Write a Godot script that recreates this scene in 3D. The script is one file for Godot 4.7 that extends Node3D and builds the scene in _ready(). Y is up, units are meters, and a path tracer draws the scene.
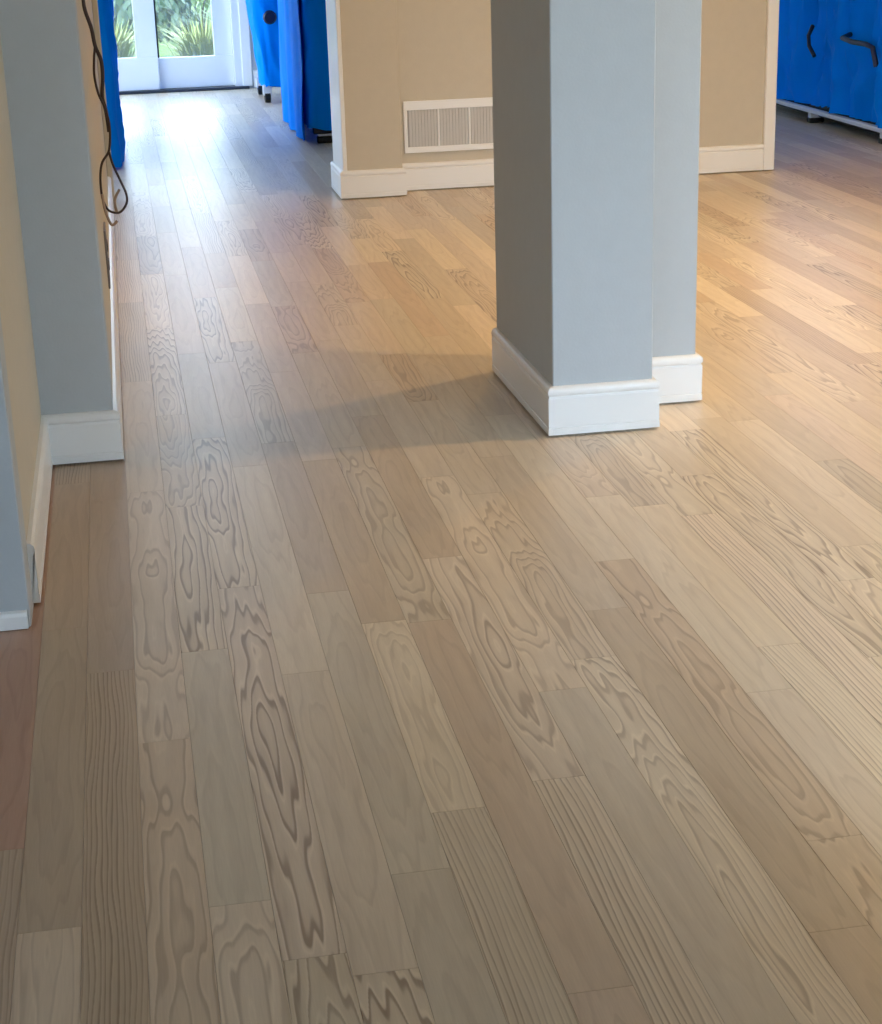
extends Node3D
# An empty, freshly refinished living space: oak strip floor, grey column, pillars at the left, a vented partition,
# furniture wrapped in blue sheeting and a sliding patio door at the far end.

const EYE := Vector3(0.0, 1.44, 0.0)
const CAM_X := Vector3(0.98323483, -0.02904284, 0.18001605)
const CAM_Y := Vector3(0.08609066, 0.94421201, -0.3178869)
const CAM_Z := Vector3(-0.16074098, 0.32805517, 0.93088245)
const FOCAL := 1757.12

const X_RIGHT := 5.6      # inner face of the right-hand wall
const Z_FAR := -15.22     # inner face of the far wall
const Z_BACK := 0.7       # inner face of the wall behind the camera
const CEIL := 3.0
const PLANK := 0.0953

var M := {}
var used := {}
var rng := RandomNumberGenerator.new()

# ---------------------------------------------------------------- naming
func numbered(n: String) -> String:
	if not used.has(n):
		used[n] = 0
		return n
	used[n] += 1
	return "%s_%03d" % [n, used[n]]

func tag(o: Node, label: String, category: String, group := "", kind := "") -> Node:
	o.set_meta("label", label)
	o.set_meta("category", category)
	if group != "":
		o.set_meta("group", group)
	if kind != "":
		o.set_meta("kind", kind)
	return o

func base(called: String, at := Vector3.ZERO) -> Node3D:
	var o := Node3D.new()
	o.name = numbered(called)
	add_child(o)
	o.position = at
	return o

func mesh_node(called: String, mesh: Mesh, mat: Material, parent: Node = null) -> MeshInstance3D:
	var o := MeshInstance3D.new()
	o.mesh = mesh
	if mat:
		o.material_override = mat
	if parent == null:
		o.name = numbered(called)
		add_child(o)
	else:
		o.name = called
		parent.add_child(o, true)
	return o

func obj(called: String, st: SurfaceTool, mat: Material, parent: Node = null) -> MeshInstance3D:
	return mesh_node(called, st.commit(), mat, parent)

# ---------------------------------------------------------------- shapes
func mb() -> SurfaceTool:
	var st := SurfaceTool.new()
	st.begin(Mesh.PRIMITIVE_TRIANGLES)
	return st

func tri(st: SurfaceTool, a: Vector3, b: Vector3, c: Vector3, n: Vector3) -> void:
	if (b - a).cross(c - a).dot(n) > 0.0:
		var t := b
		b = c
		c = t
	for p in [a, b, c]:
		st.set_normal(n)
		st.add_vertex(p)

func quad(st: SurfaceTool, a: Vector3, b: Vector3, c: Vector3, d: Vector3, n: Vector3) -> void:
	tri(st, a, b, c, n)
	tri(st, a, c, d, n)

# a box with chamfered edges between two corners
func bx(st: SurfaceTool, lo: Vector3, hi: Vector3, b := 0.002) -> void:
	var c := (lo + hi) * 0.5
	var h := (hi - lo) * 0.5
	b = minf(b, minf(h.x, minf(h.y, h.z)) * 0.45)
	var k := h - Vector3(b, b, b)
	for ax in 3:
		var u := (ax + 1) % 3
		var w := (ax + 2) % 3
		for s in [-1.0, 1.0]:
			var n := Vector3.ZERO
			n[ax] = s
			var q := []
			for p in [[-1, -1], [1, -1], [1, 1], [-1, 1]]:
				var v := Vector3.ZERO
				v[ax] = s * h[ax]
				v[u] = p[0] * k[u]
				v[w] = p[1] * k[w]
				q.append(c + v)
			quad(st, q[0], q[1], q[2], q[3], n)
	for ax in 3:                                   # the twelve chamfers
		var u := (ax + 1) % 3
		var w := (ax + 2) % 3
		for s in [-1.0, 1.0]:
			for t in [-1.0, 1.0]:
				var n := Vector3.ZERO
				n[u] = s
				n[w] = t
				var q := []
				for e in [[-1, 0], [1, 0], [1, 1], [-1, 1]]:
					var v := Vector3.ZERO
					v[ax] = e[0] * k[ax]
					v[u] = s * (h[u] if e[1] == 0 else k[u])
					v[w] = t * (k[w] if e[1] == 0 else h[w])
					q.append(c + v)
				quad(st, q[0], q[1], q[2], q[3], n.normalized())
	for sx in [-1.0, 1.0]:                         # the eight corners
		for sy in [-1.0, 1.0]:
			for sz in [-1.0, 1.0]:
				var s := Vector3(sx, sy, sz)
				tri(st, c + s * Vector3(h.x, k.y, k.z), c + s * Vector3(k.x, h.y, k.z), c + s * Vector3(k.x, k.y, h.z), s.normalized())

func box(called: String, lo: Vector3, hi: Vector3, mat: Material, parent: Node = null, b := 0.002) -> MeshInstance3D:
	var st := mb()
	bx(st, lo, hi, b)
	return obj(called, st, mat, parent)

# a tube along points
func tube(st: SurfaceTool, pts: Array, r: float, sides := 8) -> void:
	var rings := []
	var prev := Vector3.UP
	for i in pts.size():
		var a: Vector3 = pts[maxi(i - 1, 0)]
		var z: Vector3 = pts[mini(i + 1, pts.size() - 1)]
		var d := (z - a).normalized()
		var u := prev.cross(d)
		if u.length() < 0.01:
			u = Vector3.RIGHT.cross(d)
		u = u.normalized()
		var v := d.cross(u).normalized()
		prev = v * -1.0 if v.dot(prev) < 0.0 and i > 0 else v
		v = prev
		u = v.cross(d).normalized()
		var ring := []
		for k in sides:
			var t := TAU * k / sides
			ring.append([pts[i] + (u * cos(t) + v * sin(t)) * r, u * cos(t) + v * sin(t)])
		rings.append(ring)
	for i in pts.size() - 1:
		for k in sides:
			var k2 := (k + 1) % sides
			var A = rings[i][k]
			var B = rings[i][k2]
			var C = rings[i + 1][k2]
			var D = rings[i + 1][k]
			smooth_quad(st, [A[0], B[0], C[0], D[0]], [A[1], B[1], C[1], D[1]])
	for e in [0, pts.size() - 1]:
		var nn: Vector3 = ((pts[0] - pts[1]) if e == 0 else (pts[e] - pts[e - 1])).normalized()
		for k in sides:
			tri(st, pts[e], rings[e][k][0], rings[e][(k + 1) % sides][0], nn)

func smooth_quad(st: SurfaceTool, p: Array, n: Array) -> void:
	var order := [0, 1, 2, 0, 2, 3]
	var av: Vector3 = n[0] + n[1] + n[2] + n[3]
	if ((p[1] - p[0]) as Vector3).cross(p[2] - p[0]).dot(av) > 0.0:
		order = [0, 2, 1, 0, 3, 2]
	for k in order:
		st.set_normal(n[k])
		st.add_vertex(p[k])

# a lathe about an axis through c, profile of (radius, along)
func lathe(st: SurfaceTool, c: Vector3, axis: Vector3, prof: Array, sides := 20) -> void:
	axis = axis.normalized()
	var u := axis.cross(Vector3.UP if absf(axis.y) < 0.9 else Vector3.RIGHT).normalized()
	var v := axis.cross(u)
	for i in prof.size() - 1:
		var a: Vector2 = prof[i]
		var b: Vector2 = prof[i + 1]
		var sl := (b - a).normalized()
		for k in sides:
			var t0 := TAU * k / sides
			var t1 := TAU * (k + 1) / sides
			var d0 := u * cos(t0) + v * sin(t0)
			var d1 := u * cos(t1) + v * sin(t1)
			var n0 := (d0 * sl.y - axis * sl.x).normalized()
			var n1 := (d1 * sl.y - axis * sl.x).normalized()
			smooth_quad(st, [c + d0 * a.x + axis * a.y, c + d1 * a.x + axis * a.y, c + d1 * b.x + axis * b.y, c + d0 * b.x + axis * b.y], [n0, n1, n1, n0])

# a moulded baseboard mitred along a path of wall-face points; the board stands on the right-hand side of the walk
const BOARD := [Vector2(0.0, 0.007), Vector2(0.0175, 0.007), Vector2(0.0175, 0.026), Vector2(0.0155, 0.0275), Vector2(0.0155, 0.029), Vector2(0.0165, 0.0305), Vector2(0.0165, 0.112), Vector2(0.0145, 0.1165), Vector2(0.0125, 0.1185), Vector2(0.0155, 0.1215), Vector2(0.0175, 0.126), Vector2(0.0175, 0.133), Vector2(0.0155, 0.139), Vector2(0.0095, 0.1445), Vector2(0.0, 0.146)]
func baseboard(called: String, path: Array, label: String, side := 1.0, profile: Array = BOARD) -> MeshInstance3D:
	var st := mb()
	var outs := []
	for i in path.size():
		var p: Vector2 = path[i]
		var n := Vector2.ZERO
		var ns := []
		if i > 0:
			ns.append(perp(p - path[i - 1], side))
		if i < path.size() - 1:
			ns.append(perp(path[i + 1] - p, side))
		n = ns[0]
		if ns.size() == 2:
			n = (ns[0] + ns[1]) / (1.0 + ns[0].dot(ns[1]))
		outs.append(n)
	for i in path.size() - 1:
		var nf := perp(path[i + 1] - path[i], side)
		for k in profile.size() - 1:
			var a: Vector2 = profile[k]
			var b: Vector2 = profile[k + 1]
			var sl := (b - a).normalized()
			var nn := Vector3(nf.x * sl.y, -sl.x, nf.y * sl.y)
			quad(st, at_board(path[i], outs[i], a), at_board(path[i + 1], outs[i + 1], a), at_board(path[i + 1], outs[i + 1], b), at_board(path[i], outs[i], b), nn)
	for e in [0, path.size() - 1]:                 # end grain
		var d: Vector2 = ((path[0] - path[1]) if e == 0 else (path[e] - path[e - 1])).normalized()
		for k in range(1, profile.size() - 1):
			tri(st, at_board(path[e], outs[e], profile[0]), at_board(path[e], outs[e], profile[k]), at_board(path[e], outs[e], profile[k + 1]), Vector3(d.x, 0, d.y))
	var o := obj(called, st, M.trim)
	tag(o, label, "baseboard", "", "structure")
	return o

func perp(d: Vector2, side: float) -> Vector2:
	d = d.normalized()
	return Vector2(-d.y, d.x) * side

func at_board(p: Vector2, n: Vector2, q: Vector2) -> Vector3:
	return Vector3(p.x + n.x * q.x, q.y, p.y + n.y * q.x)

# plastic sheeting drawn over a block of furniture: a rounded block whose sides carry folds and tucks
func sheet(lo: Vector3, hi: Vector3, seed_: int, fold := 0.02, flare := 0.0, cols := 120, rows := 44, corner := 0.09, hem := 0.02) -> ArrayMesh:
	var fn := FastNoiseLite.new()
	fn.seed = seed_
	fn.noise_type = FastNoiseLite.TYPE_SIMPLEX_SMOOTH
	fn.frequency = 1.0
	fn.fractal_type = FastNoiseLite.FRACTAL_NONE
	var c := (lo + hi) * 0.5
	var hx := (hi.x - lo.x) * 0.5
	var hz := (hi.z - lo.z) * 0.5
	var h := hi.y - lo.y
	var pts := []
	var per := []                                   # perimeter points with their outward normals
	var la := 2.0 * (hx - corner)
	var lb := 2.0 * (hz - corner)
	var q := PI * 0.5 * corner
	var total := 2.0 * (la + lb) + 4.0 * q
	for i in cols:
		var s := total * i / cols
		var p := Vector2.ZERO
		var n := Vector2.ZERO
		var seg := 0
		while true:
			var l: float = [la, q, lb, q][seg % 4]
			if s <= l:
				break
			s -= l
			seg += 1
		match seg:
			0: p = Vector2(-hx + corner + s, hz); n = Vector2(0, 1)
			2: p = Vector2(hx, hz - corner - s); n = Vector2(1, 0)
			4: p = Vector2(hx - corner - s, -hz); n = Vector2(0, -1)
			6: p = Vector2(-hx, -hz + corner + s); n = Vector2(-1, 0)
			_:
				var cc: Vector2 = [Vector2(hx - corner, hz - corner), Vector2(hx - corner, -hz + corner), Vector2(-hx + corner, -hz + corner), Vector2(-hx + corner, hz - corner)][seg / 2]
				var a := PI * 0.5 - (seg / 2) * PI * 0.5 - s / corner
				n = Vector2(cos(a), sin(a))
				p = cc + n * corner
		per.append([p, n])
	var st := mb()
	st.set_smooth_group(0)
	for j in rows + 7:
		for i in cols:
			var p: Vector2 = per[i][0]
			var n: Vector2 = per[i][1]
			var v := minf(float(j) / rows, 1.0)
			var y := v * h
			var w := Vector3(p.x + c.x, 0, p.y + c.z)
			var f := fn.get_noise_3d(w.x * 3.1, y * 0.55 + seed_, w.z * 3.1) * fold * 1.5
			f += absf(fn.get_noise_3d(w.x * 6.5 + y * 1.7, y * 1.1, w.z * 6.5 - y * 1.2)) * -fold * 1.3
			f += fn.get_noise_3d(w.x * 14.0, y * 4.0, w.z * 14.0) * fold * 0.35
			f += flare * (v - 0.35)
			f *= clampf((1.02 - v) * 6.0, 0.25, 1.0)
			var o := p + n * f
			var yy := lo.y + y
			if j == 0 or j == 1:
				yy += fn.get_noise_3d(w.x * 4.0, 9.0, w.z * 4.0) * hem * (1.0 if j == 0 else 0.6)
			if j > rows:
				var t := float(j - rows) / 6.0
				o = o * (1.0 - t * 0.98)
				yy = hi.y + sin(minf(t * 3.0, 1.0) * PI * 0.5) * 0.035 + fn.get_noise_2d(o.x * 5.0, o.y * 5.0) * 0.01 * t
			st.add_vertex(Vector3(c.x + o.x, yy, c.z + o.y))
	for j in rows + 6:
		for i in cols:
			var a := j * cols + i
			var b := j * cols + (i + 1) % cols
			for k in [a, a + cols, b, b, a + cols, b + cols]:
				st.add_index(k)
	st.generate_normals()
	return st.commit()

# ---------------------------------------------------------------- materials
func std(albedo: Color, rough: float, spec := 0.5) -> StandardMaterial3D:
	var m := StandardMaterial3D.new()
	m.albedo_color = albedo
	m.roughness = rough
	m.metallic_specular = spec
	return m

func noise_tex(seed_: int, freq: float, normal := false, bump := 1.0, lo := Color.WHITE, hi := Color.WHITE, octaves := 4) -> NoiseTexture2D:
	var t := NoiseTexture2D.new()
	var f := FastNoiseLite.new()
	f.seed = seed_
	f.frequency = freq
	f.fractal_octaves = octaves
	t.noise = f
	t.width = 256
	t.height = 256
	t.seamless = true
	if normal:
		t.as_normal_map = true
		t.bump_strength = bump
	elif lo != hi:
		var g := Gradient.new()
		g.set_color(0, lo)
		g.set_color(1, hi)
		t.color_ramp = g
	return t

func paint(c: Color, seed_: int) -> StandardMaterial3D:
	var m := std(c, 0.72, 0.35)
	m.albedo_texture = noise_tex(seed_, 0.02, false, 1.0, Color(0.985, 0.985, 0.985), Color(1, 1, 1))
	m.normal_enabled = true
	m.normal_texture = noise_tex(seed_ + 5, 0.14, true, 1.2)
	m.normal_scale = 0.12
	m.uv1_triplanar = true
	m.uv1_world_triplanar = true
	m.uv1_scale = Vector3(2.6, 2.6, 2.6)
	return m

# wood: a 24-strip atlas, each strip one sawn board face cut out of a simulated log (rings, taper, pores)
const STRIPS := 24
const SW := 80
const SH := 1024
const STRIP_LEN := 1.5
func wood_atlas() -> Array:
	var W := STRIPS * SW
	var data := PackedByteArray()
	data.resize(W * SH * 3)
	var hgt := PackedByteArray()
	hgt.resize(W * SH)
	var r := RandomNumberGenerator.new()
	r.seed = 77
	var fn := FastNoiseLite.new()
	fn.noise_type = FastNoiseLite.TYPE_SIMPLEX_SMOOTH
	fn.fractal_type = FastNoiseLite.FRACTAL_NONE
	fn.frequency = 1.0
	fn.seed = 5
	for s in STRIPS:
		var kind := 0 if s < 6 else (1 if s < 16 else (2 if s < 20 else 3))
		var ring := r.randf_range(0.0085, 0.0125)
		var u0 := r.randf_range(-0.018, 0.018)
		var d0 := r.randf_range(0.02, 0.05) * (1.0 if r.randf() < 0.5 else -1.0)
		var taper := r.randf_range(0.045, 0.085) * -signf(d0)
		var amp := 0.009
		var con := 0.5
		var tilt := r.randf_range(-0.004, 0.004)
		if kind == 0:
			con = r.randf_range(0.03, 0.12)
			ring *= 1.6
		elif kind == 2:
			con = 0.42
		elif kind == 3:
			con = 0.28
			amp = 0.02
			ring *= 1.3
		# per-row centre line of the log
		for y in SH:
			var v := STRIP_LEN * y / SH
			var d := d0 + taper * v + amp * fn.get_noise_2d(v * 2.3, s * 17.3) + amp * 0.22 * fn.get_noise_2d(v * 6.0, s * 11.1)
			var uc := u0 + 0.010 * fn.get_noise_2d(v * 1.7, s * 5.7 + 90.0)
			var sway := 0.006 * fn.get_noise_2d(v * 2.0, s * 3.1 + 40.0) + tilt * v
			var row := y * W + s * SW
			for x in SW:
				var u := (float(x) / SW - 0.5) * 0.0953
				var wob := fn.get_noise_2d(u * 48.0 + s * 31.0, v * 3.4)
				var ph: float
				if kind == 2:
					ph = (u + sway) / (ring * 0.95) + wob * 0.3
				else:
					var e := (u - uc) * 0.85
					ph = (sqrt(e * e + d * d * 0.9 + 0.00002) + wob * 0.0030) / ring + wob * 0.12
				var k := floorf(ph)
				var t := ph - k
				var strength := 0.55 + 0.45 * sin(k * 12.9898 + s * 4.1)
				# latewood: darkens slowly, ends abruptly with a pale rim
				var g := 0.30 * t * t + 0.75 * smoothstep(0.70, 0.90, t)
				if t < 0.07:
					g = (1.0 - t / 0.07) * 1.05
				var pale := clampf(1.0 - absf(t - 0.16) / 0.09, 0.0, 1.0) * 0.20
				var pore := fn.get_noise_2d(u * 900.0 + s * 7.0, v * 16.0)
				var broad := fn.get_noise_2d(u * 30.0 + s * 51.0, v * 1.4)
				var dk := con * g * (0.35 + 0.65 * strength) - pale * con
				dk += 0.035 * pore + 0.045 * broad
				dk = clampf(dk, -0.1, 0.9)
				var i := (row + x) * 3
				data[i] = int(clampf(235.0 - 122.0 * dk, 0.0, 255.0))
				data[i + 1] = int(clampf(222.0 - 132.0 * dk, 0.0, 255.0))
				data[i + 2] = int(clampf(202.0 - 132.0 * dk, 0.0, 255.0))
				hgt[row + x] = int(clampf(150.0 - 110.0 * dk, 0.0, 255.0))
	var img := Image.create_from_data(W, SH, false, Image.FORMAT_RGB8, data)
	var him := Image.create_from_data(W, SH, false, Image.FORMAT_L8, hgt)
	return [ImageTexture.create_from_image(img), ImageTexture.create_from_image(him)]

func materials() -> void:
	M.grey = paint(Color(0.735, 0.755, 0.765), 3)
	M.beige = paint(Color(0.80, 0.765, 0.695), 9)
	M.ceiling = paint(Color(0.93, 0.93, 0.92), 12)
	M.trim = std(Color(0.93, 0.93, 0.92), 0.32)
	M.door = std(Color(0.93, 0.94, 0.95), 0.35)
	M.dark_edge = std(Color(0.10, 0.12, 0.15), 0.5)
	M.sill = std(Color(0.16, 0.19, 0.25), 0.35)
	M.subfloor = std(Color(0.12, 0.09, 0.07), 0.9)
	var w := wood_atlas()
	M.wood = std(Color(0.975, 0.97, 0.965), 0.37, 0.5)
	M.wood.clearcoat_enabled = true      # polyurethane finish
	M.wood.clearcoat = 0.08
	M.wood.clearcoat_roughness = 0.32
	M.wood.albedo_texture = w[0]
	M.wood.vertex_color_use_as_albedo = true
	M.wood.texture_repeat = true
	M.wood.heightmap_enabled = true
	M.wood.heightmap_texture = w[1]
	M.wood.heightmap_scale = 0.012
	M.glass = std(Color(0.95, 1.0, 0.99, 0.08), 0.02)
	M.glass.transparency = BaseMaterial3D.TRANSPARENCY_ALPHA
	M.blue = std(Color(0.0, 0.55, 0.98), 0.5, 0.12)
	M.blue.backlight_enabled = true
	M.blue.backlight = Color(0.02, 0.20, 0.45)
	M.white_plastic = std(Color(0.88, 0.88, 0.89), 0.4)
	M.black = std(Color(0.03, 0.03, 0.04), 0.5)
	M.navy = std(Color(0.02, 0.06, 0.20), 0.4)
	M.cord = std(Color(0.20, 0.12, 0.08), 0.5)
	M.cord_pale = std(Color(0.62, 0.52, 0.42), 0.5)
	M.vent_fin = std(Color(0.80, 0.79, 0.77), 0.45)
	M.vent_back = std(Color(0.66, 0.65, 0.63), 0.6)
	M.plate = std(Color(0.42, 0.40, 0.38), 0.5)
	M.soil = std(Color(0.42, 0.52, 0.22), 0.95)
	M.soil.albedo_texture = noise_tex(31, 0.03, false, 1.0, Color(0.55, 0.62, 0.45), Color(1, 1, 0.85))
	M.soil.uv1_triplanar = true
	M.soil.uv1_world_triplanar = true
	M.leaf = []
	for c in [Color(0.21, 0.32, 0.12), Color(0.29, 0.39, 0.14), Color(0.19, 0.29, 0.15), Color(0.48, 0.51, 0.17)]:
		var l := std(c, 0.5)
		l.backlight_enabled = true
		l.backlight = c * 0.5
		l.cull_mode = BaseMaterial3D.CULL_DISABLED
		M.leaf.append(l)
	M.metal = std(Color(0.75, 0.75, 0.76), 0.3)
	M.metal.metallic = 0.9

# ---------------------------------------------------------------- floor
# rows counted from the seam at x = -0.16; each: breaks (z, nearest first) and [grain kind, tone] per board, nearest first
const ROWS := {
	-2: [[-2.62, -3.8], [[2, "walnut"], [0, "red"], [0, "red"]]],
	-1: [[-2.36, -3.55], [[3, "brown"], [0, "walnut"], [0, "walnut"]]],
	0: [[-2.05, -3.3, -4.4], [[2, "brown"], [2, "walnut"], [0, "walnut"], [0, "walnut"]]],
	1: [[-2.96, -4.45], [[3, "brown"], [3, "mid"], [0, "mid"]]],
	2: [[-2.37, -3.36, -4.3], [[3, "mid"], [0, "grey"], [1, "mid"], [1, "mid"]]],
	3: [[-2.2, -3.7, -4.9], [[1, "mid"], [1, "mid"], [1, "mid"], [0, "grey"]]],
	4: [[-2.14, -3.2, -4.6], [[1, "mid"], [0, "mid"], [0, "pale"], [0, "mid"]]],
	5: [[-2.4, -3.62, -4.8], [[0, "grey"], [0, "grey"], [0, "umber"], [3, "grey"]]],
	6: [[-2.58, -3.42, -4.6], [[2, "mid"], [3, "light"], [0, "brown"], [0, "mid"]]],
	7: [[-2.03, -3.40, -4.7], [[0, "brown"], [0, "brown"], [3, "mid"], [0, "mid"]]],
	8: [[-2.65, -3.77, -5.0], [[2, "light"], [1, "light"], [0, "brown"], [0, "mid"]]],
	9: [[-3.0, -4.37, -5.4], [[0, "grey"], [3, "light"], [0, "mid"], [0, "mid"]]],
	10: [[-1.8, -3.13, -4.2], [[0, "light"], [1, "light"], [3, "mid"], [0, "mid"]]],
	11: [[-2.1, -3.37, -4.5], [[0, "brown"], [0, "brown"], [0, "mid"], [0, "mid"]]],
	12: [[-2.35, -3.65, -4.9], [[3, "brown"], [3, "brown"], [0, "pale"], [0, "mid"]]],
	13: [[-2.9, -4.1, -5.3], [[0, "light"], [0, "pale"], [3, "mid"], [0, "mid"]]],
	14: [[-3.1, -4.0, -5.2], [[2, "light"], [0, "light"], [3, "mid"], [0, "light"]]],
	15: [[-2.7, -3.9, -4.8], [[2, "light"], [2, "light"], [3, "light"], [0, "mid"]]],
	16: [[-3.0, -4.2], [[1, "light"], [1, "light"], [0, "mid"]]],
	17: [[-3.4, -4.6], [[1, "light"], [1, "pale"], [0, "light"]]],
	18: [[-3.6, -4.7], [[1, "light"], [0, "mid"], [0, "light"]]],
}
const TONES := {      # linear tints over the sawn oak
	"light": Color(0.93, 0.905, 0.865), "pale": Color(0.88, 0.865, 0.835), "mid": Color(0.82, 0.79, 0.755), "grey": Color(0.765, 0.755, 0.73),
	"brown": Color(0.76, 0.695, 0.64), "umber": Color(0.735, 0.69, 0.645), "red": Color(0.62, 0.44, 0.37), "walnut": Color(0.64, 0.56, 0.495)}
const KINDS := {0: [0, 6], 1: [6, 16], 2: [16, 20], 3: [20, 24]}

func add_plank(st: SurfaceTool, row: int, z0: float, z1: float, strip: int, v0: float, flip: bool, tone: Color) -> void:
	# z0 near end, z1 far end (z1 < z0)
	var gap := 0.0002
	var bev := 0.0004
	var xa := -0.16 + PLANK * row + gap
	var xb := -0.16 + PLANK * (row + 1) - gap
	var za := z0 - gap
	var zb := z1 + gap
	var y := 0.0
	var lowy := -0.014
	st.set_color(tone)
	var share := minf(1.0, (za - zb) / STRIP_LEN)
	var uvf := func(x: float, z: float) -> Vector2:
		var uu := (x - xa) / (xb - xa)
		var vv := clampf((za - z) / (za - zb), 0.0, 1.0)
		if flip:
			vv = 1.0 - vv
		return Vector2((strip + 0.02 + 0.96 * clampf(uu, 0.0, 1.0)) / STRIPS, lerpf(0.002, 0.998, v0 * (1.0 - share) + vv * share))
	var top := [Vector3(xa + bev, y, za - bev), Vector3(xb - bev, y, za - bev), Vector3(xb - bev, y, zb + bev), Vector3(xa + bev, y, zb + bev)]
	var mid := [Vector3(xa, y - bev, za), Vector3(xb, y - bev, za), Vector3(xb, y - bev, zb), Vector3(xa, y - bev, zb)]
	var low := [Vector3(xa, lowy, za), Vector3(xb, lowy, za), Vector3(xb, lowy, zb), Vector3(xa, lowy, zb)]
	var faces := [[top[0], top[1], top[2], top[3], Vector3.UP]]
	var ns := [Vector3(0, 0, 1), Vector3(1, 0, 0), Vector3(0, 0, -1), Vector3(-1, 0, 0)]
	for k in 4:
		var k2 := (k + 1) % 4
		faces.append([mid[k], mid[k2], top[k2], top[k], (ns[k] + Vector3.UP).normalized()])
		faces.append([low[k], low[k2], mid[k2], mid[k], ns[k]])
	for f in faces:
		var n: Vector3 = f[4]
		var o := [0, 1, 2, 0, 2, 3]
		if ((f[1] - f[0]) as Vector3).cross(f[2] - f[0]).dot(n) > 0.0:
			o = [0, 2, 1, 0, 3, 2]
		for k in o:
			var p: Vector3 = f[k]
			st.set_normal(n)
			st.set_uv(uvf.call(p.x, p.z))
			st.add_vertex(p)

func to_pixel(p: Vector3) -> Vector3:
	var d := p - EYE
	var c := Vector3(d.dot(CAM_X), d.dot(CAM_Y), d.dot(CAM_Z))
	if c.z > -0.1:
		return Vector3(-1e6, -1e6, 1)
	return Vector3(441.0 + FOCAL * c.x / -c.z, 512.0 - FOCAL * c.y / -c.z, -c.z)

func build_floor() -> void:
	var fl := box("floor", Vector3(-3.2, -0.16, Z_FAR - 0.2), Vector3(X_RIGHT + 0.2, -0.0142, Z_BACK + 0.2), M.subfloor, null, 0.001)
	tag(fl, "oak strip floor of pale brown boards running to the patio door", "floor", "", "structure")
	rng.seed = 4242
	var boards := []
	var first := int(floor((-3.0 + 0.16) / PLANK))
	var last := int(ceil((X_RIGHT + 0.16) / PLANK))
	var names := ["mid", "mid", "mid", "light", "light", "pale", "grey", "brown", "umber"]
	for row in range(first, last):
		var z := Z_BACK
		var spec = ROWS.get(row)
		var cuts := []
		var looks := []
		if spec:
			z = spec[0][0] + rng.randf_range(1.0, 1.3)
			# boards behind the first listed one
			var zz := z
			while zz < Z_BACK:
				var zn := minf(zz + rng.randf_range(0.7, 1.4), Z_BACK)
				boards.append([row, zn, zz, rng.randi_range(0, STRIPS - 1), names[rng.randi() % names.size()]])
				zz = zn
			for k in spec[1].size():
				cuts.append(spec[0][k] if k < spec[0].size() else minf(z, spec[0][spec[0].size() - 1]) - rng.randf_range(0.8, 1.3))
				looks.append(spec[1][k])
		var i := 0
		while z > Z_FAR + 0.05:
			var z1: float
			var strip: int
			var tone: String
			if i < cuts.size():
				z1 = cuts[i]
				var kd: Array = KINDS[looks[i][0]]
				strip = kd[0] + (row * 7 + i * 3 + 28) % (kd[1] - kd[0])
				tone = looks[i][1]
			else:
				z1 = z - rng.randf_range(0.55, 1.45)
				strip = rng.randi_range(0, 5) if rng.randf() < 0.62 else rng.randi_range(6, STRIPS - 1)
				tone = names[rng.randi() % names.size()]
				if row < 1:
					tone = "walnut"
			z1 = maxf(z1, Z_FAR)
			boards.append([row, z, z1, strip, tone])
			z = z1
			i += 1
	var scored := []
	for k in boards.size():
		var b: Array = boards[k]
		var area := 0.0
		for m in 12:
			for s in 3:
				var z := lerpf(b[1], b[2], (m + 0.5) / 12.0)
				var q := to_pixel(Vector3(-0.16 + PLANK * (b[0] + 0.2 + 0.3 * s), 0, z))
				if q.x > 0 and q.x < 882 and q.y > 0 and q.y < 1024:
					area += absf(b[1] - b[2]) / (q.z * q.z * q.z)
		scored.append([area, k])
	scored.sort_custom(func(a, b): return a[0] > b[0])
	var rest := mb()
	for n in scored.size():
		var b: Array = boards[scored[n][1]]
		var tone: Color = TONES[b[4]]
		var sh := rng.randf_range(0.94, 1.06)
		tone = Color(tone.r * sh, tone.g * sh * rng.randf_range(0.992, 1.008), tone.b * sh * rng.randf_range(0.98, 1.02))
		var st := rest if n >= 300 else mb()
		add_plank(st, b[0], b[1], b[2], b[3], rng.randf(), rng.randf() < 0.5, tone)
		if n < 300:
			obj("plank", st, M.wood, fl)
	var far := obj("distant_planks", rest, M.wood, fl)
	far.set_meta("kind", "stuff")

# ---------------------------------------------------------------- the shell
func wall(called: String, boxes: Array, mat: Material, label: String) -> MeshInstance3D:
	var st := mb()
	for b in boxes:
		bx(st, b[0], b[1], 0.003)
	var o := obj(called, st, mat)
	tag(o, label, "wall", "", "structure")
	return o

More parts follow.
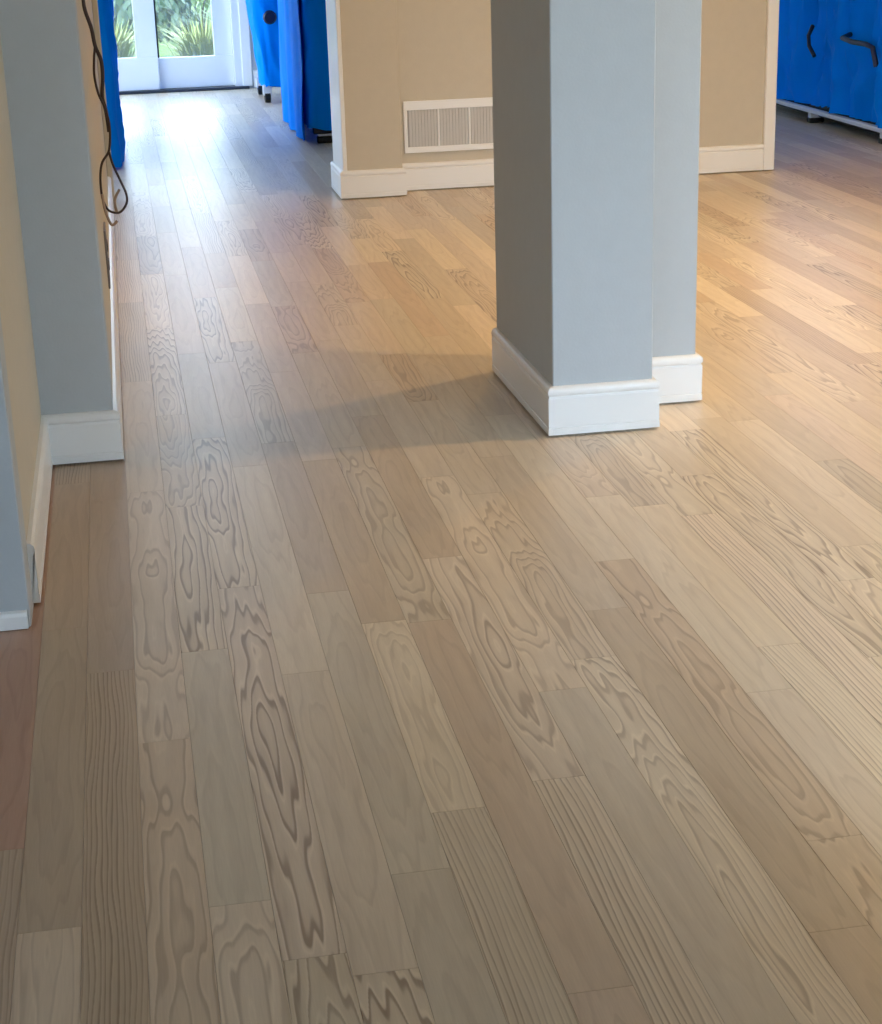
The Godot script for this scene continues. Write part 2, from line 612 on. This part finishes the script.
func window_unit(called: String, x0: float, z0: float, z1: float, y0: float, y1: float, panes: int, label: String, turn := 0.0) -> void:
	# a window in a wall that runs along z; x0 is the wall's inner face
	var w := base(called, Vector3.ZERO)
	w.rotation.y = turn
	tag(w, label, "window", "", "structure")
	var f := mb()
	bx(f, Vector3(x0 + 0.02, y0, z0), Vector3(x0 + 0.12, y0 + 0.05, z1))
	bx(f, Vector3(x0 + 0.02, y1 - 0.05, z0), Vector3(x0 + 0.12, y1, z1))
	for k in panes + 1:
		var z := lerpf(z0, z1, float(k) / panes)
		var a := clampf(z - 0.03, z0, z1 - 0.05)
		bx(f, Vector3(x0 + 0.02, y0 + 0.05, a), Vector3(x0 + 0.12, y1 - 0.05, a + 0.05))
	obj("window_frame", f, M.trim, w)
	for k in panes:
		box("pane", Vector3(x0 + 0.065, y0 + 0.05, lerpf(z0, z1, float(k) / panes) + 0.03), Vector3(x0 + 0.071, y1 - 0.05, lerpf(z0, z1, float(k + 1) / panes) - 0.03), M.glass, w, 0.001)
	box("window_sill", Vector3(x0 - 0.06, y0 - 0.03, z0 - 0.05), Vector3(x0 + 0.03, y0, z1 + 0.05), M.trim, w)

const WIN1 := [-0.8, 0.5, 0.30, 2.70]     # z0, z1, y0, y1 of the daylight window beside the camera
const WIN3 := [-15.1, -10.0, 0.2, 2.6]   # unseen window added in the far room's left wall to light the blue sheeting
const WINC := [-2.2, -0.75, 0.30, 2.30]  # unseen window added to light the near wall end, hidden from the pillar
const WINB := [1.45, 4.9, 0.05, 2.95]   # x0, x1, y0, y1 of the one in the back wall
const WIN2 := [-15.0, -12.4, 0.3, 2.5]   # unseen window added to brighten the far room and its door

func build_shell() -> void:
	var T := 0.15
	var c := box("ceiling", Vector3(-3.2, CEIL, Z_FAR - 0.2), Vector3(X_RIGHT + 0.2, CEIL + 0.12, Z_BACK + 0.2), M.ceiling)
	tag(c, "flat white ceiling over the whole room", "ceiling", "", "structure")
	# left side, from the camera towards the door
	wall("wall_left", [[Vector3(-3.0, 0, -3.70), Vector3(-0.278, CEIL, -3.578)]], M.grey, "grey wall end with a low white strip at its foot")
	wall("wall_left_return", [[Vector3(-0.42, 0, -4.80), Vector3(-0.2795, CEIL, -3.69)]], M.beige, "beige wall return between the two grey wall ends")
	wall("wall_pillar", [[Vector3(-0.30, 0, -4.95), Vector3(-0.086, CEIL, -4.754)]], M.grey, "grey pillar face with a white baseboard by the dangling cord")
	wall("wall_hall", [[Vector3(-0.24, 0, -9.45), Vector3(-0.0868, CEIL, -4.94)], [Vector3(-1.75, 0, -9.45), Vector3(-0.24, CEIL, -9.30)]], M.beige, "beige hall wall behind the dangling cord")
	var fl := []
	fl.append([Vector3(-1.75, 0, Z_FAR - 0.1), Vector3(-1.6, CEIL, WIN3[0])])
	fl.append([Vector3(-1.75, 0, WIN3[1]), Vector3(-1.6, CEIL, -9.45)])
	fl.append([Vector3(-1.75, 0, WIN3[0]), Vector3(-1.6, WIN3[2], WIN3[1])])
	fl.append([Vector3(-1.75, WIN3[3], WIN3[0]), Vector3(-1.6, CEIL, WIN3[1])])
	wall("wall_far_left", fl, M.beige, "beige side wall of the far room beside the blue wrapped wardrobe")
	wall("wall_outer_left", [[Vector3(-3.15, 0, -3.70), Vector3(-3.0, CEIL, Z_BACK + T)]], M.grey, "grey side wall of the near room")
	wall("wall_light_blocker", [[Vector3(1.25, 0, -1.95), Vector3(1.37, CEIL, Z_BACK)]], M.grey, "short grey wall added to block window light from the left pillar")  # unseen wall added to keep window light off the left side
	var bw := [[Vector3(-3.15, 0, Z_BACK), Vector3(WINC[0], CEIL, Z_BACK + T)], [Vector3(WINC[1], 0, Z_BACK), Vector3(WINB[0], CEIL, Z_BACK + T)], [Vector3(WINB[1], 0, Z_BACK), Vector3(X_RIGHT + T, CEIL, Z_BACK + T)]]
	for w in [WINB, WINC]:
		bw.append([Vector3(w[0], 0, Z_BACK), Vector3(w[1], w[2], Z_BACK + T)])
		bw.append([Vector3(w[0], w[3], Z_BACK), Vector3(w[1], CEIL, Z_BACK + T)])
	wall("wall_back", bw, M.grey, "grey wall facing the column from behind the viewer")
	# right wall with its two windows
	var rw := []
	var x0 := X_RIGHT
	var x1 := X_RIGHT + T
	rw.append([Vector3(x0, 0, WIN1[1]), Vector3(x1, CEIL, Z_BACK)])
	rw.append([Vector3(x0, 0, WIN2[1]), Vector3(x1, CEIL, WIN1[0])])
	rw.append([Vector3(x0, 0, Z_FAR - 0.1), Vector3(x1, CEIL, WIN2[0])])
	for w in [WIN1, WIN2]:
		rw.append([Vector3(x0, 0, w[0]), Vector3(x1, w[2], w[1])])
		rw.append([Vector3(x0, w[3], w[0]), Vector3(x1, CEIL, w[1])])
	wall("wall_right", rw, M.beige, "beige outer wall with two wide windows")
	window_unit("window_1", x0, WIN1[0], WIN1[1], WIN1[2], WIN1[3], 4, "wide white framed window in the near room")
	window_unit("window_2", x0, WIN2[0], WIN2[1], WIN2[2], WIN2[3], 4, "wide white framed window added to brighten the far room")
	window_unit("window_3", 1.6, -WIN3[1], -WIN3[0], WIN3[2], WIN3[3], 3, "tall window added for light in the far room's side wall", PI)
	window_unit("window_4", Z_BACK, -WINB[1], -WINB[0], WINB[2], WINB[3], 4, "wide window in the back wall facing the column", -PI * 0.5)
	window_unit("window_5", Z_BACK, -WINC[1], -WINC[0], WINC[2], WINC[3], 3, "wide window added in the back wall to light the near wall end", -PI * 0.5)
	# the column: a front block and a narrower one stepped back on its right
	wall("wall_column", [[Vector3(1.132, 0, -5.40), Vector3(1.422, CEIL, -4.648)], [Vector3(1.40, 0, -5.40), Vector3(1.627, CEIL, -4.884)]], M.grey, "pale grey stepped column standing free on the oak floor")
	# partition with the vent
	wall("wall_partition", [[Vector3(1.13, 0, -9.46), Vector3(1.418, CEIL, -9.062)], [Vector3(1.40, 0, -9.46), Vector3(3.43, CEIL, -9.215)]], M.beige, "beige partition wall with a vent grille low down")
	# far wall round the patio door
	wall("wall_far", [[Vector3(1.06, 0, Z_FAR - 0.15), Vector3(X_RIGHT + T, CEIL, Z_FAR)], [Vector3(-1.75, 0, Z_FAR - 0.15), Vector3(-0.42, CEIL, Z_FAR)], [Vector3(-0.42, 2.88, Z_FAR - 0.15), Vector3(1.06, CEIL, Z_FAR)]], M.grey, "pale wall around the patio door")
	# casings at the partition's ends
	var j := mb()
	bx(j, Vector3(1.108, 0.004, -9.47), Vector3(1.131, CEIL, -9.056), 0.004)
	tag(obj("trim_1", j, M.trim), "white jamb lining on the hall end of the beige partition", "trim", "", "structure")
	j = mb()
	bx(j, Vector3(3.428, 0.004, -9.222), Vector3(3.492, CEIL, -9.197), 0.005)
	bx(j, Vector3(3.43, 0.004, -9.48), Vector3(3.50, CEIL, -9.2215), 0.004)
	tag(obj("trim_2", j, M.trim), "white door casing at the blue sofa end of the beige partition", "trim", "", "structure")
	j = mb()
	bx(j, Vector3(-0.0867, 0.002, -9.458), Vector3(-0.058, CEIL, -9.335), 0.004)
	tag(obj("trim_3", j, M.beige), "beige casing at the end of the hall wall by the blue wrapped wardrobe", "trim", "", "structure")
	# baseboards
	baseboard("baseboard_column", [Vector2(1.132, -5.40), Vector2(1.132, -4.648), Vector2(1.422, -4.648), Vector2(1.422, -4.884), Vector2(1.627, -4.884), Vector2(1.627, -5.40)], "white moulded baseboard wrapped around the grey column", 1.0)
	baseboard("baseboard_pillar", [Vector2(-0.2795, -4.754), Vector2(-0.086, -4.754), Vector2(-0.086, -9.335)], "white baseboard around the foot of the grey pillar", 1.0)
	baseboard("baseboard_left", [Vector2(-0.2795, -3.70), Vector2(-0.2795, -4.74)], "white baseboard along the beige wall return", 1.0)
	baseboard("baseboard_near", [Vector2(-2.98, -3.578), Vector2(-0.284, -3.578)], "low white strip at the foot of the grey wall end", 1.0, [Vector2(0.0, 0.002), Vector2(0.012, 0.002), Vector2(0.012, 0.03), Vector2(0.009, 0.038), Vector2(0.0, 0.041)])
	baseboard("baseboard_partition", [Vector2(1.108, -9.46), Vector2(1.108, -9.062), Vector2(1.418, -9.062), Vector2(1.418, -9.215), Vector2(3.428, -9.215)], "white baseboard along the beige partition under the vent", 1.0)
	baseboard("baseboard_far", [Vector2(1.14, Z_FAR), Vector2(X_RIGHT, Z_FAR)], "white baseboard beside the patio door", 1.0)
	baseboard("baseboard_right", [Vector2(X_RIGHT, Z_FAR), Vector2(X_RIGHT, Z_BACK)], "white baseboard below the wide windows", 1.0)

func build_door() -> void:
	var d := base("door_1", Vector3.ZERO)
	tag(d, "white sliding patio door with tall glass panels looking onto greenery", "door", "", "structure")
	var zf := Z_FAR
	var f := mb()
	bx(f, Vector3(0.985, 0.02, zf - 0.15), Vector3(1.06, 2.88, zf + 0.004), 0.004)
	bx(f, Vector3(-0.42, 0.02, zf - 0.15), Vector3(-0.345, 2.88, zf + 0.004), 0.004)
	bx(f, Vector3(-0.345, 2.80, zf - 0.15), Vector3(0.985, 2.88, zf + 0.004), 0.004)
	bx(f, Vector3(-0.345, 2.03, zf - 0.15), Vector3(0.985, 2.1, zf + 0.004), 0.004)
	obj("frame", f, M.door, d)
	f = mb()
	bx(f, Vector3(1.05, 0.02, zf), Vector3(1.13, 2.93, zf + 0.022), 0.006)
	bx(f, Vector3(-0.50, 0.02, zf), Vector3(-0.41, 2.93, zf + 0.022), 0.006)
	bx(f, Vector3(-0.41, 2.86, zf), Vector3(1.05, 2.93, zf + 0.022), 0.006)
	obj("casing", f, M.trim, d)
	box("threshold", Vector3(-0.42, 0.0, zf - 0.15), Vector3(1.10, 0.022, zf + 0.05), M.sill, d, 0.004)
	box("transom_pane", Vector3(-0.345, 2.095, zf - 0.08), Vector3(0.985, 2.805, zf - 0.072), M.glass, d, 0.001)
	door_leaf(d, -0.345, 0.358, zf - 0.045, 0.29, 0.175)
	door_leaf(d, 0.30, 0.985, zf - 0.100, 0.275, 0.155)

func door_leaf(d: Node, x0: float, x1: float, z: float, rail: float, stile: float) -> void:
	var f := mb()
	var left := 0.06 if x0 > 0.0 else stile
	bx(f, Vector3(x0, 0.024, z), Vector3(x1, rail, z + 0.042), 0.004)
	bx(f, Vector3(x0, 1.93, z), Vector3(x1, 2.035, z + 0.042), 0.004)
	bx(f, Vector3(x0, rail - 0.001, z), Vector3(x0 + left, 1.931, z + 0.042), 0.004)
	bx(f, Vector3(x1 - stile, rail - 0.001, z), Vector3(x1, 1.931, z + 0.042), 0.004)
	var leaf := obj("leaf", f, M.door, d)
	box("pane", Vector3(x0 + left - 0.01, rail - 0.01, z + 0.016), Vector3(x1 - stile + 0.01, 1.94, z + 0.024), M.glass, leaf, 0.001)
	var g := mb()
	bx(g, Vector3(x0 + left, rail, z + 0.026), Vector3(x0 + left + 0.014, 1.93, z + 0.040), 0.002)
	if x0 > 0.0:
		obj("dark_edge", g, M.dark_edge, leaf)  # dark strip along one edge of the glass
	else:
		var h := mb()
		bx(h, Vector3(x1 - 0.10, 0.95, z + 0.042), Vector3(x1 - 0.06, 1.20, z + 0.052), 0.004)
		tube(h, [Vector3(x1 - 0.08, 0.98, z + 0.05), Vector3(x1 - 0.08, 0.99, z + 0.085), Vector3(x1 - 0.08, 1.16, z + 0.085), Vector3(x1 - 0.08, 1.17, z + 0.05)], 0.008)
		obj("handle", h, M.metal, leaf)

# ---------------------------------------------------------------- things
func build_vent() -> void:
	var z := -9.2148
	var v := base("vent_grille", Vector3(1.455, 0.198, z))
	tag(v, "white rectangular return vent grille set low in the beige partition", "vent")
	var w := 0.70
	var h := 0.266
	var f := mb()
	bx(f, Vector3(0, 0, 0), Vector3(w, 0.030, 0.012), 0.003)
	bx(f, Vector3(0, h - 0.046, 0), Vector3(w, h, 0.012), 0.003)
	bx(f, Vector3(0, 0.029, 0), Vector3(0.020, h - 0.045, 0.012), 0.003)
	bx(f, Vector3(w - 0.020, 0.029, 0), Vector3(w, h - 0.045, 0.012), 0.003)
	obj("frame", f, M.trim, v)
	var step := (w - 0.04) / 4.0
	for k in range(1, 4):
		box("divider", Vector3(0.02 + step * k - 0.006, 0.029, 0.001), Vector3(0.02 + step * k + 0.006, h - 0.045, 0.011), M.trim, v)
	box("backing", Vector3(0.015, 0.02, 0.0002), Vector3(w - 0.015, h - 0.03, 0.0015), M.vent_back, v, 0.0003)
	for k in 4:
		var a := 0.02 + step * k + 0.008
		var n := 9
		for i in n:
			var x := a + (step - 0.016) * (i + 0.5) / n
			var s := mb()
			bx(s, Vector3(x - 0.0070, 0.030, 0.0016), Vector3(x + 0.0070, h - 0.046, 0.0065), 0.001)
			obj("fin", s, M.vent_fin, v)

func curve_points(pts: Array, z0: float, wave: float, per := 6) -> Array:
	var out := []
	for i in pts.size() - 1:
		var p0: Vector2 = pts[maxi(i - 1, 0)]
		var p1: Vector2 = pts[i]
		var p2: Vector2 = pts[i + 1]
		var p3: Vector2 = pts[mini(i + 2, pts.size() - 1)]
		for k in per:
			var q := p1.cubic_interpolate(p2, p0, p3, float(k) / per)
			out.append(Vector3(q.x, q.y, z0 + wave * sin(q.y * 9.0)))
	var e: Vector2 = pts[pts.size() - 1]
	out.append(Vector3(e.x, e.y, z0 + wave * sin(e.y * 9.0)))
	return out

func build_cords() -> void:
	var c := base("dangling_cord", Vector3(-0.08, 0.45, -6.0))
	tag(c, "brown twisted cord hanging in a loop against the hall wall", "cord")
	var off := Vector3(0.08, -0.45, 6.0)
	var A := [Vector2(-0.105, 1.163), Vector2(-0.078, 1.146), Vector2(-0.070, 1.102), Vector2(-0.058, 1.038), Vector2(-0.064, 0.990), Vector2(-0.068, 0.934), Vector2(-0.060, 0.877), Vector2(-0.042, 0.827), Vector2(-0.034, 0.769), Vector2(-0.042, 0.695), Vector2(-0.068, 0.655), Vector2(-0.078, 0.614), Vector2(-0.080, 0.564), Vector2(-0.076, 0.526), Vector2(-0.060, 0.494), Vector2(-0.027, 0.486), Vector2(-0.002, 0.512), Vector2(0.001, 0.546), Vector2(-0.017, 0.598), Vector2(-0.034, 0.645), Vector2(-0.043, 0.687)]
	var B := [Vector2(-0.070, 1.60), Vector2(-0.074, 1.40), Vector2(-0.078, 1.25), Vector2(-0.081, 1.158), Vector2(-0.064, 1.086), Vector2(-0.057, 1.030), Vector2(-0.042, 0.981), Vector2(-0.042, 0.925), Vector2(-0.049, 0.868), Vector2(-0.041, 0.819), Vector2(-0.037, 0.753)]
	A[0] = Vector2(-0.0865, 1.163)
	for e in [[A, 0.004, 0.004, "strand", M.cord], [B, 0.0065, -0.004, "strand", M.cord], [[Vector2(-0.078, 0.551), Vector2(-0.073, 0.495), Vector2(-0.056, 0.447), Vector2(-0.036, 0.459)], 0.0045, 0.0, "tail", M.cord_pale], [[Vector2(-0.020, 0.564), Vector2(-0.039, 0.527), Vector2(-0.035, 0.489)], 0.0045, 0.0, "tail", M.cord_pale]]:
		var pts := curve_points(e[0], -6.0, e[2])
		for i in pts.size():
			pts[i] += off
		var st := mb()
		tube(st, pts, e[1])
		obj(e[3], st, e[4], c)
	var st := mb()
	lathe(st, Vector3(-0.0865, 1.60, -6.0) + off, Vector3(1, 0, 0), [Vector2(0.0, 0.0), Vector2(0.022, 0.0), Vector2(0.022, 0.004), Vector2(0.012, 0.012), Vector2(0.009, 0.022), Vector2(0.0, 0.024)], 16)
	obj("wall_hook", st, M.metal, c)
	# outlet plate low on the hall wall
	var p := base("outlet_plate", Vector3(-0.0868, 0.21, -6.2))
	tag(p, "dark outlet plate low on the hall wall below the cord", "outlet")
	box("plate", Vector3(0, 0, -0.10), Vector3(0.007, 0.20, 0.10), M.plate, p, 0.003)
	for k in [0.05, 0.115]:
		box("socket", Vector3(0.006, k, -0.025), Vector3(0.0095, k + 0.035, 0.025), M.black, p, 0.002)

func foot(parent: Node, at: Vector3, h: float, w := 0.05, wheel := false) -> void:
	# a white bracket leg on a black glide or caster
	var st := mb()
	var low := h * 0.4
	bx(st, Vector3(at.x - w, low, at.z - w * 0.5), Vector3(at.x + w, h, at.z + w * 0.5), 0.006)
	var f := obj("foot", st, M.white_plastic, parent)
	st = mb()
	if wheel:
		lathe(st, Vector3(at.x - w * 0.7, low * 0.5 + 0.011, at.z), Vector3(1, 0, 0), [Vector2(0.0, 0.0), Vector2(low * 0.35, 0.0), Vector2(low * 0.5 + 0.011, 0.006), Vector2(low * 0.5 + 0.011, w * 1.3), Vector2(low * 0.35, w * 1.4), Vector2(0, w * 1.4)], 18)
	else:
		bx(st, Vector3(at.x - w * 1.1, 0.0005, at.z - w * 0.6), Vector3(at.x + w * 1.1, low + 0.002, at.z + w * 0.6), 0.005)
	obj("caster" if wheel else "glide", st, M.black, f)

func build_wrapped() -> void:
	# the tall cabinet behind the partition, its front dark and its flank facing the hall
	var a := base("wrapped_cabinet", Vector3(1.55, 0, -12.0))
	tag(a, "tall cabinet wrapped in blue sheeting beside the white jamb lining", "cabinet")
	mesh_node("sheet", sheet(Vector3(-0.37, 0.10, -0.72), Vector3(0.40, 1.75, 0.70), 4, 0.018, 0.02, 150, 50, 0.05, 0.03), M.blue, a)
	var st := mb()
	bx(st, Vector3(-0.34, 0.06, 0.60), Vector3(0.36, 0.135, 0.655), 0.006)
	obj("plinth", st, M.navy, a)
	box("plinth", Vector3(-0.34, 0.06, -0.66), Vector3(0.36, 0.135, -0.60), M.navy, a, 0.006)
	for x in [-0.26, 0.28]:
		for z in [0.62, -0.62]:
			foot(a, Vector3(x, 0, z), 0.105, 0.05)
	# the free edge of the sheet hanging to the floor along the hall flank
	st = mb()
	hanging(st, Vector3(-0.385, 0.015, -0.70), Vector3(-0.385, 1.2, 0.66), Vector3(-1, 0, 0), 0.03, 3)
	obj("hanging_flap", st, M.blue, a)
	# the chest behind it
	var b := base("wrapped_dresser", Vector3(1.45, 0, -14.3))
	tag(b, "dresser wrapped in blue sheeting near the patio door with a dark knob showing", "dresser")
	mesh_node("sheet", sheet(Vector3(-0.36, 0.125, -0.45), Vector3(0.40, 1.35, 0.40), 11, 0.02, 0.12, 130, 44, 0.08, 0.02), M.blue, b)
	for x in [-0.30, 0.32]:
		for z in [0.30, -0.34]:
			foot(b, Vector3(x, 0, z), 0.135, 0.036, true)
	st = mb()
	lathe(st, Vector3(-0.26, 0.647, 0.41), Vector3(0, 0, 1), [Vector2(0.0, -0.03), Vector2(0.022, -0.03), Vector2(0.022, 0.01), Vector2(0.046, 0.022), Vector2(0.052, 0.04), Vector2(0.040, 0.058), Vector2(0.0, 0.064)], 20)
	obj("knob", st, M.navy, b)
	# the wardrobe on the left of the hall
	var c := base("wrapped_wardrobe", Vector3(-0.40, 0, -11.4))
	tag(c, "blue wrapped wardrobe standing just past the hall wall with the cord", "wardrobe")
	mesh_node("sheet", sheet(Vector3(-0.40, 0.012, -0.80), Vector3(0.405, 1.9, 0.78), 23, 0.022, 0.02, 140, 50, 0.06, 0.012), M.blue, c)
	# the sofa seen through the opening on the right
	var s := base("wrapped_sofa", Vector3(4.86, 0, -10.9))
	tag(s, "long sofa wrapped in blue sheeting on white brackets beyond the casing", "sofa")
	mesh_node("sheet", sheet(Vector3(-0.42, 0.104, -1.65), Vector3(0.42, 0.98, 1.55), 31, 0.05, 0.03, 190, 40, 0.16, 0.003), M.blue, s)
	st = mb()
	bx(st, Vector3(-0.425, 0.066, -1.58), Vector3(-0.385, 0.094, 1.48), 0.004)
	obj("rail", st, M.white_plastic, s)
	st = mb()
	bx(st, Vector3(-0.36, 0.035, -1.55), Vector3(0.38, 0.115, 1.45), 0.01)
	obj("base_frame", st, M.black, s)
	for z in [-1.35, -0.21, 0.93]:
		for x in [-0.37, 0.34]:
			foot(s, Vector3(x, 0, z), 0.072, 0.045)
	# dark tubes that stand in for shaded creases in the sheet
	st = mb()
	tube(st, [Vector3(-0.44, 0.62, -0.14), Vector3(-0.475, 0.56, -0.12), Vector3(-0.48, 0.50, -0.09), Vector3(-0.47, 0.44, -0.02)], 0.013)
	obj("shade_crease", st, M.navy, s)
	st = mb()
	tube(st, [Vector3(-0.42, 0.60, 0.42), Vector3(-0.49, 0.585, 0.47), Vector3(-0.505, 0.575, 0.65), Vector3(-0.505, 0.575, 0.85), Vector3(-0.49, 0.56, 0.92), Vector3(-0.47, 0.45, 0.94)], 0.016)
	obj("handle", st, M.navy, s)

# a flap of sheeting that hangs in folds: lo/hi give the span along z and y at one x
func hanging(st: SurfaceTool, lo: Vector3, hi: Vector3, out: Vector3, depth: float, folds: int) -> void:
	var nx := 60
	var ny := 24
	var fn := FastNoiseLite.new()
	fn.seed = 8
	fn.frequency = 1.0
	for side in [0.0, 0.004]:
		for j in ny + 1:
			for i in nx + 1:
				var u := float(i) / nx
				var v := float(j) / ny
				var z := lerpf(lo.z, hi.z, u)
				var y := lerpf(lo.y, hi.y, v)
				var f := depth * (0.5 + 0.5 * sin(u * folds * TAU + 1.5 * fn.get_noise_2d(u * 6.0, v * 2.0))) * (1.0 - 0.55 * v)
				if j == 0:
					y += 0.012 * fn.get_noise_2d(u * 9.0, 3.0)
				st.add_vertex(Vector3(lo.x, y, z) + out * (f + side))
	var lay := (nx + 1) * (ny + 1)
	for s in 2:
		for j in ny:
			for i in nx:
				var a := s * lay + j * (nx + 1) + i
				var b := a + 1
				var c := a + nx + 1
				var d := c + 1
				var q := [a, b, c, b, d, c] if s == 1 else [a, c, b, b, c, d]
				for k in q:
					st.add_index(k)
	st.generate_normals()

func build_outside() -> void:
	var g := box("lawn", Vector3(-30, -0.4, -60), Vector3(30, -0.22, Z_FAR - 0.5), M.soil, null, 0.01)
	tag(g, "sunlit lawn outside the patio door", "lawn", "", "structure")
	var r := RandomNumberGenerator.new()
	r.seed = 99
	# grassy clumps, then shrubs further back
	var list := [
		["grass_clump", Vector3(0.85, -0.22, -17.6), 0.75, 3, "yellow green grass clump outside the patio door, closest to the sill"],
		["grass_clump", Vector3(1.35, -0.22, -19.2), 0.85, 1, "tall green grass clump behind the yellow green one"],
		["grass_clump", Vector3(-0.05, -0.22, -18.4), 0.7, 3, "grass clump outside the sliding glass panel"],
		["shrub", Vector3(0.30, -0.22, -21.4), 0.85, 2, "dark green shrub behind the grass clumps"],
		["shrub", Vector3(-1.30, -0.22, -21.4), 0.85, 0, "mid green shrub behind the sliding glass panel"],
		["shrub", Vector3(2.0, -0.22, -21.9), 0.85, 0, "leafy shrub at the outer edge of the planting"],
		["shrub", Vector3(1.2, -0.22, -24.6), 1.2, 1, "large light green shrub at the back of the planting"],
		["shrub", Vector3(-1.0, -0.22, -24.6), 1.2, 2, "large dark shrub at the back of the planting"]]
	for k in 6:
		list.append(["sky_block_shrub", Vector3(-13.0 + 5.6 * k, -0.22, -29.5 - 0.7 * (k % 2)), 3.2, [1, 0, 2][k % 3], "tall shrub in a hedge row added to block the low sky"])  # row added so the far floor mirrors foliage instead of bright sky
	for e in list:
		var o := base(e[0], e[1])
		tag(o, e[4], "plant", "hedge row added to block the low sky" if e[0] == "sky_block_shrub" else "planting outside the patio door")
		var st := mb()
		var size: float = e[2]
		if e[0] == "grass_clump":
			for k in 420:
				var a := r.randf() * TAU
				var lean := r.randf_range(0.1, 0.75)
				var l := size * r.randf_range(0.6, 1.1)
				var dir := Vector3(cos(a), 0, sin(a))
				var p0 := dir * r.randf() * 0.14
				var p1 := p0 + dir * l * lean * 0.45 + Vector3.UP * l * 0.6
				var p2 := p0 + dir * l * lean * 1.1 + Vector3.UP * l * (1.0 - lean * 0.45)
				var w := Vector3(-dir.z, 0, dir.x) * 0.011
				var n := (Vector3.UP + dir * 0.3).normalized()
				quad(st, p0 - w, p0 + w, p1 + w, p1 - w, n)
				tri(st, p1 - w, p1 + w, p2, n)
			obj("blades", st, M.leaf[e[3]], o)
		else:
			for k in 3200 if size > 2.0 else 1500:
				var a := r.randf() * TAU
				var v := r.randf_range(-0.3, 1.0)
				var rr := sqrt(maxf(0.0, 1.0 - v * v)) * size * r.randf_range(0.55, 0.85)
				var p := Vector3(cos(a) * rr, size * 0.5 + v * size * 0.55, sin(a) * rr)
				var d := (Vector3(cos(a), 0.6, sin(a)) + Vector3(r.randf_range(-1, 1), r.randf_range(-1, 1), r.randf_range(-1, 1)) * 0.9).normalized()
				var sidev := d.cross(Vector3.UP).normalized() * (0.07 if size > 2.0 else 0.035)
				var tipv := d.cross(sidev).normalized() * (0.15 if size > 2.0 else 0.075)
				quad(st, p - tipv, p + sidev, p + tipv, p - sidev, d)
			obj("foliage", st, M.leaf[e[3]], o)
			var t := mb()
			for k in 5:
				var a := TAU * k / 5.0
				tube(t, [Vector3.ZERO, Vector3(cos(a) * 0.06, size * 0.3, sin(a) * 0.06), Vector3(cos(a) * size * 0.3, size * 0.7, sin(a) * size * 0.3)], 0.012, 6)
			obj("stems", t, M.cord, o)

func downlight(at: Vector3, energy: float, color: Color, label: String, angle := 70.0) -> void:
	var o := base("ceiling_downlight", at)
	tag(o, label, "light", "recessed ceiling lights")
	var st := mb()
	lathe(st, Vector3.ZERO, Vector3(0, -1, 0), [Vector2(0.055, -0.002), Vector2(0.058, 0.006), Vector2(0.075, 0.008), Vector2(0.085, 0.0)], 28)
	obj("trim_ring", st, M.trim, o)
	st = mb()
	lathe(st, Vector3.ZERO, Vector3(0, -1, 0), [Vector2(0.0, 0.001), Vector2(0.055, 0.001)], 28)
	var m := std(Color.WHITE, 0.5)
	m.emission_enabled = true
	m.emission = color
	m.emission_energy_multiplier = 6.0
	obj("lens", st, m, o)
	var l := SpotLight3D.new()
	l.name = "lamp"
	l.light_color = color
	l.light_energy = energy
	l.light_size = 0.04
	l.spot_range = 20.0
	l.spot_attenuation = 2.0
	l.spot_angle = angle
	l.spot_angle_attenuation = 0.8
	l.shadow_enabled = true
	o.add_child(l)
	l.position = Vector3(0, -0.012, 0)
	l.rotation_degrees = Vector3(-90, 0, 0)

func _ready() -> void:
	# ---- camera, sky, exposure
	var cam := Camera3D.new()
	cam.name = "camera"
	cam.transform = Transform3D(Basis(CAM_X, CAM_Y, CAM_Z), EYE)
	cam.fov = 32.4907
	cam.near = 0.05
	cam.far = 200.0
	add_child(cam)
	cam.current = true
	var env := Environment.new()
	env.background_mode = Environment.BG_SKY
	var sm := ProceduralSkyMaterial.new()
	sm.sky_top_color = Color(0.79, 0.89, 1.0)
	sm.sky_horizon_color = Color(0.83, 0.92, 1.0)
	sm.ground_horizon_color = Color(0.83, 0.92, 1.0)
	sm.ground_bottom_color = Color(0.35, 0.38, 0.30)
	sm.sky_energy_multiplier = 1.0
	var sky := Sky.new()
	sky.sky_material = sm
	env.sky = sky
	env.background_energy_multiplier = 9.0
	env.tonemap_mode = Environment.TONE_MAPPER_LINEAR
	env.tonemap_exposure = 1.20
	env.sdfgi_enabled = true
	env.ssao_enabled = true
	env.ssil_enabled = true
	var we := WorldEnvironment.new()
	we.environment = env
	add_child(we)
	# ---- structure
	materials()
	build_shell()
	build_floor()
	build_door()
	# ---- things
	build_wrapped()
	build_vent()
	build_cords()
	build_outside()
	# ---- lamps
	var warm := Color(1.0, 0.83, 0.58)
	downlight(Vector3(3.3, CEIL, -6.35), 4.8, warm, "recessed warm ceiling light between the column and the blue sofa")
	downlight(Vector3(3.3, CEIL, -4.62), 5.0, warm, "recessed warm ceiling light level with the front of the column")
	downlight(Vector3(2.0, CEIL, -7.6), 1.8, warm, "recessed warm ceiling light in front of the vent grille")
